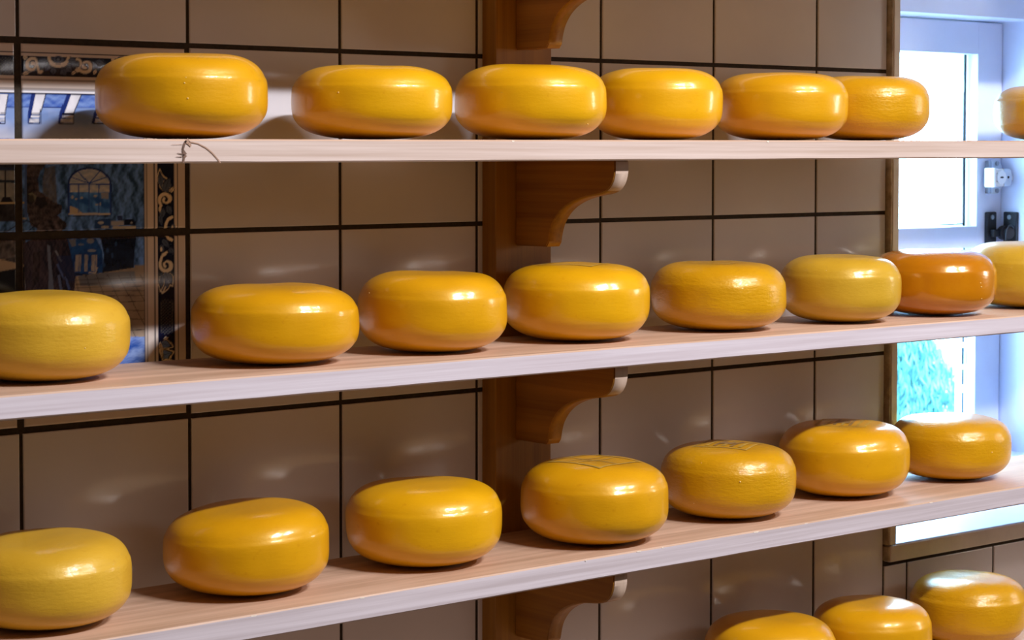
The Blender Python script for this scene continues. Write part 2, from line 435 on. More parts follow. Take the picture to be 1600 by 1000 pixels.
draw([(105, 374), (150, 372), (160, 392), (162, 428), (152, 432), (118, 432), (112, 404)], mixcol((.008, .04, .18), (.02, .10, .36), nz(40, 40, 22), 1))
draw([(107, 374), (118, 373), (119, 384), (112, 386)], (.16, .18, .24)); blob(141, 376, 6, 4.5, (.20, .22, .28)); blob(143, 392, 7, 2.4, (.24, .27, .34)); blob(127, 382, 5, 2, (.14, .18, .28))
for x_, w_ in ((121, 6), (126, 3), (135, 4), (146, 6), (151, 2)):
    stroke([(x_, 399), (x_-1, 424)], w_, mixcol((.20, .20, .24), (.42, .38, .34), nz(80, 8, 23), 1))
stroke([(118, 428), (146, 431), (153, 424)], 2.4, (.01, .012, .02)); stroke([(138, 426), (149, 427), (152, 418)], 2.2, (.42, .38, .34))
# sideboard and things on it
draw([(157, 368), (213, 367), (210, 392), (208, 426), (160, 428), (163, 400)], mixcol((.004, .006, .018), (.012, .022, .06), nz(30, 30, 25), 1))
for bx_, by_ in ((181, 381), (168, 392), (175, 399), (163, 414)): blob(bx_, by_, 2, 4, (.03, .07, .18))
draw([(148, 344), (160, 342), (173, 341), (173, 358), (148, 358)], (.02, .06, .20)); blob(158, 348, 5, 2.4, (.42, .42, .42)); blob(164, 355, 6, 2, (.42, .40, .36))
draw([(173, 345), (194, 345), (194, 352), (173, 352)], (.36, .36, .38)); draw([(183, 337), (191, 336), (192, 344), (184, 344)], (.03, .05, .16))
draw([(195, 343), (207, 342), (212, 347), (211, 352), (194, 352)], NAVY); blob(205, 348, 2, 1.5, (.4, .4, .4))
stroke([(176, 355.5), (212, 355.5)], 4.4, (.46, .42, .34)); stroke([(176, 358.5), (214, 358.5)], 1.6, NAVY)
# floor of the picture: slabs in perspective
draw([(118, 432), (163, 426), (210, 418), (210, 414), (240, 414), (240, 640), (100, 640)], mixcol((.28, .22, .16), (.40, .31, .22), nz(20, 20, 27), 1))
draw([(122, 432), (165, 426), (210, 424), (212, 438), (190, 442), (160, 446), (126, 446)], (.12, .135, .17), .85)
for k, y_ in enumerate((436, 442, 448, 455, 463, 473, 486, 500, 516)): stroke([(118, y_+2), (160, y_), (228, y_-1.5)], 1.1, DK, .85)
for x_ in range(100, 260, 17): stroke([(x_, 430), (x_+(x_-60)*.42, 530)], 1.1, DK, .8)
draw([(100, 526), (232, 526), (232, 640), (100, 640)], mixcol((.03, .10, .42), (.26, .38, .70), nz(20, 50, 28), 1.1))
# frame mouldings (mirrored), then ornamental border bands
def vline(xa, xb, col):
    a_ = uv2p(xa, 400)[0]; b_ = uv2p(xb, 400)[0]
    for q in ((a_, b_), (-1-b_, -1-a_)):
        fillp([(q[0], 0), (q[1], 0), (q[1], -2), (q[0], -2)], col)
def hline(ya, yb2, col, only_top=False):
    a_ = uv2p(60, ya)[1]; b_ = uv2p(60, yb2)[1]
    xr = uv2p(246, 400)[0] if not only_top else pr
    for q in ((a_, b_), (-2-b_, -2-a_)):
        fillp([(-1-xr, q[0]), (xr, q[0]), (xr, q[1]), (-1-xr, q[1])], col)
hline(60, 82, CRM); hline(82, 83.6, NAVY); hline(83.6, 88, CRM)
hline(119, 139.5, CRM); hline(124.5, 126.2, NAVY)
hline(140, 145.5, WHT, True)
vline(225.4, 292, CRM)
hline(60, 82, CRM)
def frame_line(xa, xb, ya, yb2, col):
    """thin rectangular line running round the whole picture"""
    x0_, x1_ = uv2p(xa, 400)[0], uv2p(xb, 400)[0]; z0_, z1_ = uv2p(60, ya)[1], uv2p(60, yb2)[1]
    for q in ((x0_, x1_), (-1-x1_, -1-x0_)): fillp([(q[0], z0_), (q[1], z0_), (q[1], -2-z0_), (q[0], -2-z0_)], col)
    for q in ((z0_, z1_), (-2-z1_, -2-z0_)): fillp([(-1-x1_, q[0]), (x1_, q[0]), (x1_, q[1]), (-1-x1_, q[1])], col)
fillp([(-2, 0), (1, 0), (1, uv2p(60, 139.5)[1]), (-2, uv2p(60, 139.5)[1])], CRM); fillp([(-2, -2), (1, -2), (1, -2-uv2p(60, 139.5)[1]), (-2, -2-uv2p(60, 139.5)[1])], CRM)
frame_line(277, 278.4, 82, 83.6, NAVY); frame_line(240.6, 242.2, 124.5, 126.2, NAVY)
frame_line(229.4, 231, 138.6, 140.4, NAVY); frame_line(225.2, 226.8, 144.8, 146.8, NAVY)
ax_, bx2 = uv2p(246.4, 400)[0], uv2p(272.6, 400)[0]
at_, bt_ = uv2p(60, 88)[1], uv2p(60, 119)[1]
for q in ((ax_, bx2), (-1-bx2, -1-ax_)): fillp([(q[0], at_), (q[1], at_), (q[1], -2-at_), (q[0], -2-at_)], NAVY)
for q in ((at_, bt_), (-2-bt_, -2-at_)): fillp([(-1-bx2, q[0]), (bx2, q[0]), (bx2, q[1]), (-1-bx2, q[1])], NAVY)
def lattice(x0, y0, x1, y1):
    draw([(x0+3, y0), (x1-3, y0), (x1, y0+4), (x1, y1-4), (x1-3, y1), (x0+3, y1), (x0, y1-4), (x0, y0+4)], (.10, .10, .09))
    k = x0-(y1-y0)
    while k < x1:
        for sgn in (0, 1):
            pts = []
            for i in range(40):
                t = i/39; yy = y0+(y1-y0)*t; xx = k+(y1-y0)*t if not sgn else k+(y1-y0)*(1-t)
                if x0+1 <= xx <= x1-1: pts.append((xx, yy))
            if len(pts) > 1: stroke([pts[0], pts[-1]], 1.5, NAVY)
        k += 5.2
def leaf(x, y, s, seed=0, col=GB, rim=True):
    if rim: blob(x+1.2, y+1.5, s*1.15, s*1.0, SCR, .9, .14, seed=seed)
    blob(x, y, s*1.08, s*.95, col, 1, .16, seed=seed); blob(x, y, s*.3, s*.3, NAVY, .6)
def volute(cx, cy, r, a0, turn, rx=1.0, stem=None, wd=4.2):
    """tapering spiral with a dark outline and an eye; a0 start angle at the outside, turn in degrees (signed)"""
    pts = []
    n_ = 46
    for i in range(n_+1):
        t = i/n_; a = math.radians(a0+turn*t); k = r*(1-.74*t**.9)
        pts.append((cx+k*rx*math.cos(a), cy+k*math.sin(a)))
    if stem: pts = stem+pts
    tp = lambda t: .45+.9*math.sin(math.pi*min(1, t*1.15+.12))**.7 if t < .8 else .95
    stroke(pts, wd+2.2, NAVY, taper=tp); stroke(pts, wd, SCR, taper=tp)
    blob(pts[-1][0], pts[-1][1], wd*.55*rx, wd*.6, SCR)
def petal(x, y, ang, L, wd, col=GB, rim=SCR):
    a = math.radians(ang); ux, uy = math.cos(a), math.sin(a)
    def shp(k, sh=0):
        o_ = []
        for i in range(21):
            t = i/20; h_ = wd*k*math.sin(math.pi*t**.75)*(1+.16*math.sin(t*15))
            o_.append((x+ux*L*k*t-uy*h_, y+uy*L*k*t+ux*h_))
        for i in range(20, -1, -1):
            t = i/20; h_ = wd*k*math.sin(math.pi*t**.75)
            o_.append((x+ux*L*k*t+uy*h_, y+uy*L*k*t-ux*h_))
        return o_
    if rim: draw(shp(1.14), rim)
    draw(shp(1.0), NAVY); draw(shp(.86), col)
    stroke([(x+ux*L*.12, y+uy*L*.12), (x+ux*L*.75, y+uy*L*.75)], 1, NAVY, .8)
# right band
petal(262, 300, -112, 30, 7.5); petal(258, 298, -70, 24, 6, rim=None)
petal(252, 292, -95, 26, 5)
petal(266, 300, -60, 12, 3.5, SCR, None)
volute(259, 312, 12, 130, 440, .92, [(254, 334), (249.5, 327)])
petal(262, 322, 70, 16, 4.5, rim=None); petal(256, 326, 105, 20, 5, rim=None); petal(250, 336, 80, 20, 3.6, rim=None)
stroke(arc(271.5, 357, 13, 100, 262, 30, 19), 6.4, NAVY); stroke(arc(271.5, 357, 12.5, 100, 262, 30, 18.5), 4.6, SCR); blob(270, 357, 4, 7, (.05, .07, .12)); blob(269, 355, 1.6, 3, SCR, .8)
petal(254, 374, 50, 20, 5, rim=None); petal(252, 382, 80, 17, 4.2, rim=None); petal(265, 388, 60, 13, 4, rim=None); blob(252, 390, 1.6, 4, SCR)
volute(260.5, 414, 12.5, 215, -440, .9, [(262, 394), (253, 400)])
petal(258, 426, 62, 22, 7); petal(260, 436, 105, 22, 7.5); petal(253, 430, 95, 24, 4.6)
stroke([(253, 458), (256, 455), (259, 448)], 2.2, SCR)
lattice(251, 468, 270, 522)
BLF = (.16, .26, .52)
petal(252, 536, 20, 18, 7, BLF); petal(252, 556, -20, 19, 8, BLF); petal(250, 534, 82, 36, 3.4, SCR, None); petal(256, 530, -20, 10, 3, SCR, None)
blob(262, 568, 10, 7, SCR); blob(262, 569, 7, 5, BLF)
# top band
lattice(-30, 90, 21, 117)
petal(36, 88, 40, 12, 4, SCR, None); petal(35, 116, -20, 16, 3.4, SCR, None)
volute(50.5, 102, 11, -60, -400, 1.0, [(66, 110), (62, 114)])
petal(60, 98, -15, 18, 5, rim=None); petal(76, 100, 120, 14, 6, rim=None); petal(84, 106, 95, 12, 6, rim=None); petal(98, 108, 70, 12, 6, rim=None); petal(104, 104, 45, 13, 6, rim=None)
stroke(arc(91.5, 90, 15.5, 185, -5, 30, 13), 7.4, NAVY); stroke(arc(91.5, 90, 15, 185, -5, 30, 12.5), 5.4, SCR); blob(91.5, 93, 8, 5.5, (.07, .09, .15)); blob(91.5, 93, 5, 3.4, NAVY); blob(91.5, 93, 2.6, 1.8, (.16, .18, .24))
petal(106, 94, 10, 18, 5, rim=None); stroke(arc(121, 100, 6, -110, 110, 14, 7), 4, SCR); petal(112, 116, -40, 12, 3, SCR, None)
volute(134, 103, 11, 170, -420, 1.0, [(118, 108), (122, 112)])
petal(146, 116, -60, 12, 3, SCR, None); petal(150, 96, 20, 18, 5, rim=None); petal(160, 106, 0, 18, 5, rim=None)
stroke(arc(190, 92, 14, 185, -5, 30, 12), 5.4, SCR); blob(190, 93, 7, 5, (.07, .09, .15))
petal(204, 98, 20, 16, 5, rim=None); volute(232, 103, 11, 170, -420, 1.0, [(216, 108), (220, 112)])
img = img.reshape(H_//SS, SS, W_//SS, SS, 3).mean((1, 3))

panel = bpy.data.objects.new('tile_picture', None); C.objects.link(panel); panel.location = V(-.5, 0, -1)
tag(panel, 'framed blue and white painted tile picture showing a room with an arched window', 'tile picture')
def painted_tile(x0, z0):
    gap = .040*T/2
    ax, bx = x0*T+gap, (x0+1)*T-gap; az, bz = Z0+z0*T+gap, Z0+(z0+1)*T-gap
    n = RES+1
    xs = np.linspace(ax, bx, n); zs = np.linspace(az, bz, n)
    Xg, Zg = np.meshgrid(xs, zs)
    e = .0013
    dist = np.minimum(np.minimum(Xg-ax, bx-Xg), np.minimum(Zg-az, bz-Zg))
    Yg = np.where(dist < e, (1-np.sqrt(np.clip(1-(1-dist/e)**2, 0, 1)))*e, 0)
    co = np.stack([Xg, Yg, Zg], -1).reshape(-1, 3)
    # skirt
    ring = [j for j in range(n)] + [i*n+n-1 for i in range(1, n)] + [(n-1)*n+j for j in range(n-2, -1, -1)] + [i*n for i in range(n-2, 0, -1)]
    sk = co[ring].copy(); sk[:, 1] = GD
    allco = np.vstack([co, sk]); off = np.array([panel.location.x, panel.location.y, panel.location.z])
    faces = []
    for i in range(n-1):
        for j in range(n-1):
            a = i*n+j; faces.append((a, a+1, a+n+1, a+n))
    m = len(ring); base = n*n
    for k in range(m):
        faces.append((ring[k], base+k, base+(k+1) % m, ring[(k+1) % m]))
    me = bpy.data.meshes.new('painted_tile'); me.from_pydata((allco-off).tolist(), [], faces); me.update()
    u = np.clip(((allco[:, 0]/T-PX0)*RES).astype(int), 0, img.shape[1]-1)
    v = np.clip(((PZ1-(allco[:, 2]-Z0)/T)*RES).astype(int), 0, img.shape[0]-1)
    col = img[v, u]; col[n*n:] = CRM
    ca = me.color_attributes.new('paint', 'FLOAT_COLOR', 'POINT')
    ca.data.foreach_set('color', np.hstack([col, np.ones((len(col), 1))]).astype(np.float32).ravel())
    return link('painted_tile', me, m_paint, panel, True)
for cx in (-2, -1, 0):
    for rz in (-2, -1):
        painted_tile(cx, rz)

# ---------------------------------------------------------------- window
win = bpy.data.objects.new('window_1', None); C.objects.link(win); win['kind'] = 'structure'
YF, YS, YG = 1.18, 1.553, 1.653
FX0, FX1, FZ0, FZ1 = 7.2, 10.10, -3.15, .546     # frame inner edges
bm = bmesh.new()     # plastered reveal lining
tbox(bm, (WX0-.0, -.0, WZ0-.06), (WX0+.02, YF+.5, WZ1)); tbox(bm, (WX1-.02, 0, WZ0), (WX1, YF+.5, WZ1)); tbox(bm, (WX0, 0, WZ1-.02), (WX1, YF+.5, WZ1))
obj('window_reveal', bm, m_white, win)
bm = bmesh.new()     # sill board
tbox(bm, (WX0, -.045, WZ0-.02), (WX1, YF+.4, WZ0+.01), 0, .002)
obj('window_sill', bm, m_white, win)
bm = bmesh.new()     # fixed frame with rebate
yo = 1.9
tbox(bm, (WX0+.02, YF, WZ0), (FX0, yo, WZ1-.02), 0, .0015); tbox(bm, (FX1, YF, WZ0), (WX1-.02, yo, WZ1-.02), 0, .0015)
tbox(bm, (FX0, YF, FZ1), (FX1, yo, WZ1-.02), 0, .0015); tbox(bm, (FX0, YF, WZ0), (FX1, yo, FZ0), 0, .0015)
obj('window_frame', bm, m_white, win)
bm = bmesh.new()     # sash: stiles and rails
g = .012
PXL, PXR = 7.55, 9.757
panes = [(-1.203, .262), (-2.845, -1.385)]
tbox(bm, (FX0+g, YS, FZ0+g), (PXL, YS+.22, FZ1-g), 0, .0012)
tbox(bm, (PXR, YS, FZ0+g), (FX1-g, YS+.22, FZ1-g), 0, .0012)
zr = [FZ0+g, panes[1][0], panes[1][1], panes[0][0], panes[0][1], FZ1-g]
for a, b_ in ((0, 1), (2, 3), (4, 5)): tbox(bm, (PXL-.005, YS, zr[a]), (PXR+.005, YS+.22, zr[b_]), 0, .0012)
sash = obj('window_sash', bm, m_white, win)
bm = bmesh.new()
for z0, z1 in panes: tbox(bm, (PXL-.02, YG+.02, z0-.02), (PXR+.02, YG+.03, z1+.02))
obj('window_pane', bm, m_glass, win)
bm = bmesh.new()     # broken dark putty line around each pane
random.seed(5)
for k, (z0, z1) in enumerate(panes):
    z = z0
    while z < z1:
        L = random.uniform(.08, .5) if k == 0 else random.uniform(.05, .22)
        wd = random.uniform(.012, .026) if k == 0 else random.uniform(.005, .02)
        tbox(bm, (PXR-.02-wd, YG+.008, z), (PXR-.02, YG+.02, min(z1, z+L))); z += L*(1 if k == 0 else 1.35)
tbox(bm, (PXR-.35, YG+.008, panes[0][0]+.012), (PXR-.02, YG+.02, panes[0][0]+.022))
obj('putty_line', bm, m_gask, win)
bm = bmesh.new()     # trim boards around the opening, standing proud of the tiles
def trim_board(a, b_):
    vs = tbox(bm, a, b_, 0, .0012)
tbox(bm, (6.751, -.05, -3.372), (6.8165, .03, 1.08), 0, .0012)
tbox(bm, (6.735, -.044, -3.372), (6.7515, .03, 1.08), 1, .0008)
tbox(bm, (6.755, -.05, -3.497), (10.69, .03, -3.38), 0, .0014)
tbox(bm, (6.738, -.046, -3.49), (6.756, .03, -3.385), 1, .0012)
tbox(bm, (10.61, -.05, -3.38), (10.68, .03, 1.08), 0, .0012)
tbox(bm, (6.74, -.05, 1.005), (10.69, .03, 1.08), 0, .0012)
tr_o = obj('window_trim', bm, [m_trim, m_trim_side], win)

# window lock on the sash edge
lk = bpy.data.objects.new('window_lock', None); C.objects.link(lk); lk.location = V(9.95, YS, -.785)
tag(lk, 'white keyed lock screwed to the window sash beside the jamb, above the black latch', 'window lock')
def rel(o, par):
    o.parent = par
    for v in o.data.vertices: v.co -= par.location
    return o
bm = bmesh.new()
# back plate with splayed upper and lower ears
pts = [(9.90, -.64), (10.00, -.64), (10.055, -.685), (10.075, -.785), (10.055, -.885), (10.00, -.93), (9.90, -.93)]
fa = [bm.verts.new(V(x, YS-.030, z)) for x, z in pts]; fb = [bm.verts.new(V(x, YS, z)) for x, z in pts]
bm.faces.new(fa); bm.faces.new(fb[::-1])
for i in range(len(pts)): bm.faces.new((fa[i], fb[i], fb[(i+1) % len(pts)], fa[(i+1) % len(pts)]))
bmesh.ops.recalc_face_normals(bm, faces=bm.faces[:])
rel(obj('mounting_plate', bm, m_lock), lk)
bm = bmesh.new(); tbox(bm, (9.865, YS-.045, -.925), (9.90, YS, -.645), 0, .001); rel(obj('plate_edge', bm, m_steel), lk)
bm = bmesh.new(); tbox(bm, (9.83, YS-.13, -.865), (10.08, YS-.028, -.712), 0, .006, 4)
cyl(bm, V(10.08, YS-.079, -.7885), (1, 0, 0), .0085, .008, 24)
bd = rel(obj('lock_body', bm, m_lock, smooth=False), lk)
bm = bmesh.new(); tbox(bm, (9.812, YS-.14, -.872), (9.845, YS-.028, -.705), 0, .002); tbox(bm, (9.845, YS-.134, -.866), (9.955, YS-.12, -.711), 0, .003, 3)
rel(obj('lock_cap', bm, m_lockw), lk)
bm = bmesh.new(); cyl(bm, V(9.905, YS-.14, -.786), (0, 1, 0), .0115, .004, 36); cy = rel(obj('lock_cylinder', bm, m_lockw), lk)
bm = bmesh.new(); box(bm, V(9.880, YS-.1515, -.792), V(9.925, YS-.1495, -.781), 0); cyl(bm, V(9.902, YS-.1505, -.786), (0, 1, 0), .0018, .0012, 16)
rel(obj('key_slot', bm, m_hole), lk)
bm = bmesh.new(); tbox(bm, (9.853, YS-.1345, -.825), (9.868, YS-.1335, -.748)); rel(obj('cap_recess', bm, m_hole), lk)
bm = bmesh.new(); cyl(bm, V(10.015, YS-.131, -.786), (0, 1, 0), .0022, .0012, 16)
rel(obj('screw_hole', bm, m_hole), lk)
for z in (-.668, -.902):
    bm = bmesh.new(); cyl(bm, V(9.985, YS-.034, z), (0, 1, 0), .0042, .003, 24, r2=.0036)
    box(bm, V(9.985, YS-.044, z)+Vector((-.003, 0, -.0005)), V(9.985, YS-.040, z)+Vector((.003, 0, .0005)))
    rel(obj('screw', bm, m_steel), lk)

# black latch
lt = bpy.data.objects.new('window_latch', None); C.objects.link(lt); lt.location = V(10.02, YS, -1.24)
tag(lt, 'black iron swivel latch bridging the window sash and jamb, below the white lock', 'window latch')
bm = bmesh.new(); tbox(bm, (9.86, YS-.03, -1.44), (9.995, YS, -1.085), 0, .002); rel(obj('sash_plate', bm, m_black), lt)
bm = bmesh.new(); tbox(bm, (FX1-.035, 1.37, -1.44), (FX1, 1.512, -1.085), 0, .002); rel(obj('jamb_plate', bm, m_black), lt)
bm = bmesh.new(); cyl(bm, V(10.03, 1.46, -1.265), (-.5, -1, 0), .0125, .016, 30); cyl(bm, V(10.02, 1.42, -1.265), (-.5, -1, 0), .009, .012, 30)
tbox(bm, (9.90, YS-.075, -1.30), (10.02, YS-.03, -1.235), 0, .002); rel(obj('swivel_knob', bm, m_black), lt)
bm = bmesh.new()
prev = None
ringv = []
for i in range(28):
    a = math.tau*i/28; cx_, cz_ = 10.02+.075*math.cos(a)*.8, -1.30+.10*math.sin(a)
    rg = []
    for k in range(8):
        bb = math.tau*k/8; rr2 = .010
        rg.append(bm.verts.new(V(cx_+rr2*math.cos(bb)*math.cos(a), 1.40+rr2*math.sin(bb), cz_+rr2*math.cos(bb)*math.sin(a))))
    ringv.append(rg)
for i in range(28):
    for k in range(8): bm.faces.new((ringv[i][k], ringv[(i+1) % 28][k], ringv[(i+1) % 28][(k+1) % 8], ringv[i][(k+1) % 8]))
rel(obj('pull_ring', bm, m_black, smooth=True), lt)
for x in (9.925,):
    for z in (-1.13, -1.40):
        bm = bmesh.new(); cyl(bm, V(x, YS-.034, z), (0, 1, 0), .004, .003, 20); rel(obj('screw', bm, m_steel), lt)
bm = bmesh.new(); cyl(bm, V(FX1-.039, 1.44, -1.13), (1, 0, 0), .004, .003, 20); rel(obj('screw', bm, m_steel), lt)

# ---------------------------------------------------------------- outside
m_ground = plain('pale_ground', (.62, .68, .60), .9, var=.1, scale=2)
bm = bmesh.new(); box(bm, (-12, .6, -.25), (40, 45, -.15)); struct('ground', bm, m_ground)
m_leaf = plain('blue_green_leaves', (.12, .34, .34), .6, var=.2, scale=6)
rnd = random.Random(4)
bm = bmesh.new()
for i in range(9000):
    a = rnd.uniform(0, math.tau); h = rnd.random(); rr2 = (.55*(1-h)**.5)*rnd.uniform(.3, 1)
    p = Vector((rr2*math.cos(a), rr2*.8*math.sin(a), .06+1.0*h))
    q = Vector((rnd.gauss(0, .3), rnd.gauss(0, .3), 1)).normalized(); r_ = q.cross(Vector((0, 0, 1))).normalized()*.007; q *= .05
    vs = [bm.verts.new(p-q), bm.verts.new(p+r_), bm.verts.new(p+q), bm.verts.new(p-r_)]
    bm.faces.new(vs)
shrub = obj('shrub', bm, m_leaf); shrub.location = (6.88, 4.6, -.15); shrub.scale = (.9, .9, .66)
tag(shrub, 'blurred blue-green shrub outside, seen through the lower window pane', 'shrub')
bm = bmesh.new(); cyl(bm, (0, 0, .3), (0, 0, 1), .03, .6, 10, r2=.015)
obj('stem', bm, m_knot, shrub)

# ---------------------------------------------------------------- shelf boards, post, brackets
def board(x0, x1, zt0, zt1, th, yf, ybk, fm, label, seed, knot=False):
    """board with a slight slope: top at zt0 at x=0 tiles, zt1 at x=7 tiles"""
    bm = bmesh.new(); n = 90; rnd = random.Random(seed)
    rows = []
    for i in range(n+1):
        x = x0+(x1-x0)*i/n; zt = zt0+(zt1-zt0)*x/7; zb = zt-th
        w1 = .0015*math.sin(x*1.7+seed)+.001*math.sin(x*5.1+seed*2)
        e = .006+.003*rnd.random()
        pr_ = [(ybk, zb), (yf+e+w1, zb), (yf+w1, zb+e), (yf+w1, zt-e), (yf+e*.8+w1, zt), (ybk, zt)]
        rows.append([bm.verts.new(V(x, y, z)) for y, z in pr_])
    for i in range(n):
        for k in range(6):
            f_ = bm.faces.new((rows[i][k], rows[i+1][k], rows[i+1][(k+1) % 6], rows[i][(k+1) % 6]))
            f_.material_index = 1 if k in (1, 2) else 0
            if k == 3: f_.material_index = 0
    bm.faces.new(rows[0][::-1]); bm.faces.new(rows[-1])
    # small chips on the upper front arris
    for i in range(26 if seed == 3 else 7):
        x = rnd.uniform(x0+2, x1-1); zt = zt0+(zt1-zt0)*x/7; L = rnd.uniform(.01, .05)*(1 if seed == 3 else .6)
        y = yf-.0016; h = rnd.uniform(.006, .012)
        vs = [bm.verts.new(V(x, y, zt-.004)), bm.verts.new(V(x+L, y, zt-.004)), bm.verts.new(V(x+L*.8, y, zt-.004-h)), bm.verts.new(V(x+L*.15, y, zt-.004-h*.8))]
        bm.faces.new(vs).material_index = 2
    if knot:
        def ribbon(pts, wd, mi):
            for (xa, za, wa), (xb, zb2, wb) in zip(pts[:-1], pts[1:]):
                d = Vector((xb-xa, 0, zb2-za)).normalized(); nn = Vector((-d.z, 0, d.x))
                q = []
                for (x, z, w_, s) in ((xa, za, wa, 1), (xb, zb2, wb, 1), (xb, zb2, wb, -1), (xa, za, wa, -1)):
                    p = V(x, yf-.0035, z); p += nn*w_*s*wd*T*.5; q.append(bm.verts.new(p))
                bm.faces.new(q).material_index = mi
        zt = zt0
        ribbon([(.318, zt-.006, 1), (.306, zt-.03, 1.3), (.300, zt-.05, 1), (.312, zt-.075, 2.6), (.306, zt-.09, 1.2), (.303, zt-.112, 1)], .009, 3)
        ribbon([(.335, zt-.012, 1), (.385, zt-.02, .8), (.43, zt-.04, .9), (.465, zt-.065, 1), (.50, zt-.10, .8), (.512, zt-.114, .8)], .006, 4)
        ribbon([(.318, zt-.004, 2.2), (.335, zt-.018, 1.6), (.345, zt-.034, .6)], .012, 4)
        ribbon([(.27, zt-.066, .5), (.30, zt-.072, 1)], .005, 3); ribbon([(.238, zt-.026, .4), (.30, zt-.024, .6)], .004, 4)
        ribbon([(.262, zt-.084, .4), (.298, zt-.084, .8)], .005, 3)
    bmesh.ops.recalc_face_normals(bm, faces=[f for f in bm.faces if f.material_index < 2])
    o = obj('shelf_board', bm, [m_top, fm, m_chip, m_knot, m_knot2])
    return tag(o, label, 'shelf')
SH = {  # index: (top z at x=0, at x=7, thickness, front y)
 0: (.665, .682, .117, -1.10),
 1: (-.5105, -.4935, .1155, -1.09),
 2: (-1.6745, -1.6745, .1145, -1.09),
 3: (-2.867, -2.845, .125, -1.06),
 4: (-4.055, -4.04, .12, -1.08)}
names = {0: 'pale wooden shelf board carried by the topmost bracket, above the top cheese row',
         1: 'upper wooden shelf board with dark knot crack in its front edge, at eye level',
         2: 'middle wooden shelf board with fine striped grain on its pale front edge',
         3: 'lower wooden shelf board with chipped front edge, just above the window trim bottom',
         4: 'lowest wooden shelf board, only glimpsed in the bottom right corner'}
for k, (a, b_, th, yf) in SH.items():
    board(-9.5, 12.5, a, b_, th, yf, -.135, m_fronts[{0: 1, 1: 1, 2: 2, 3: 3, 4: 3}[k]], names[k], k, knot=(k == 1))
def sz(k, x): a, b_, th, yf = SH[k]; return a+(b_-a)*x/7

bm = bmesh.new()
tbox(bm, (3.036, -.13, -Z0/T), (3.474, -.0005, (ZC-Z0)/T), 0, .0012)
post = obj('shelf_post', bm, m_post)
tag(post, 'orange-brown pine post standing upright against the tiled wall behind the shelves', 'post')

prof = [(-.13, -.512), (-.41, -.512), (-.428, -.49), (-.436, -.455), (-.446, -.42), (-.460, -.385), (-.482, -.352), (-.512, -.318), (-.550, -.288), (-.596, -.262), (-.650, -.240), (-.71, -.222), (-.77, -.209), (-.83, -.201),
        (-.88, -.193), (-.925, -.180), (-.960, -.160), (-.985, -.132), (-1.0, -.10), (-1.008, -.06), (-1.008, 0), (-.13, 0)]
def smooth_profile(p, a, b, k=3):
    """Catmull-Rom refinement of the curved stretch a..b"""
    out_ = list(p[:a])
    for i in range(a, b):
        p0, p1, p2, p3 = p[i-1], p[i], p[i+1], p[min(i+2, len(p)-1)]
        for j in range(k):
            t = j/k
            out_.append(tuple(.5*(2*p1[q]+(p2[q]-p0[q])*t+(2*p0[q]-5*p1[q]+4*p2[q]-p3[q])*t*t+(3*p1[q]-p0[q]-3*p2[q]+p3[q])*t**3) for q in (0, 1)))
    return out_+list(p[b:])
prof = smooth_profile(prof, 2, 19)
blab = {0: 'curved pine bracket at the very top, cut off by the upper frame edge',
        1: 'curved pine bracket with pale lit nose under the eye-level shelf board',
        2: 'curved pine bracket with dark-shaded side under the middle shelf board',
        3: 'curved pine bracket under the lower shelf board, cut by the bottom frame edge'}
for k in range(4):
    zu = sz(k, 3.25)-SH[k][2]
    if k == 0: zu -= .004
    bm = bmesh.new()
    L = [bm.verts.new(V(3.19, y, z+zu)) for y, z in prof]; R_ = [bm.verts.new(V(3.299, y, z+zu)) for y, z in prof]
    n = len(prof)
    bm.faces.new(L); bm.faces.new(R_[::-1])
    for i in range(n):
        f_ = bm.faces.new((L[i], R_[i], R_[(i+1) % n], L[(i+1) % n]))
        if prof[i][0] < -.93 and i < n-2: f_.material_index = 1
        if 2 < i < n-4: f_.smooth = True
    bmesh.ops.recalc_face_normals(bm, faces=bm.faces[:])
    bmesh.ops.bevel(bm, geom=[e for e in bm.edges if e.calc_face_angle(0) > .9], offset=.0012, segments=2, affect='EDGES')
    o = obj('shelf_bracket', bm, [m_brk, m_brk_e])
    tag(o, blab[k], 'bracket', 'shelf brackets on the post')

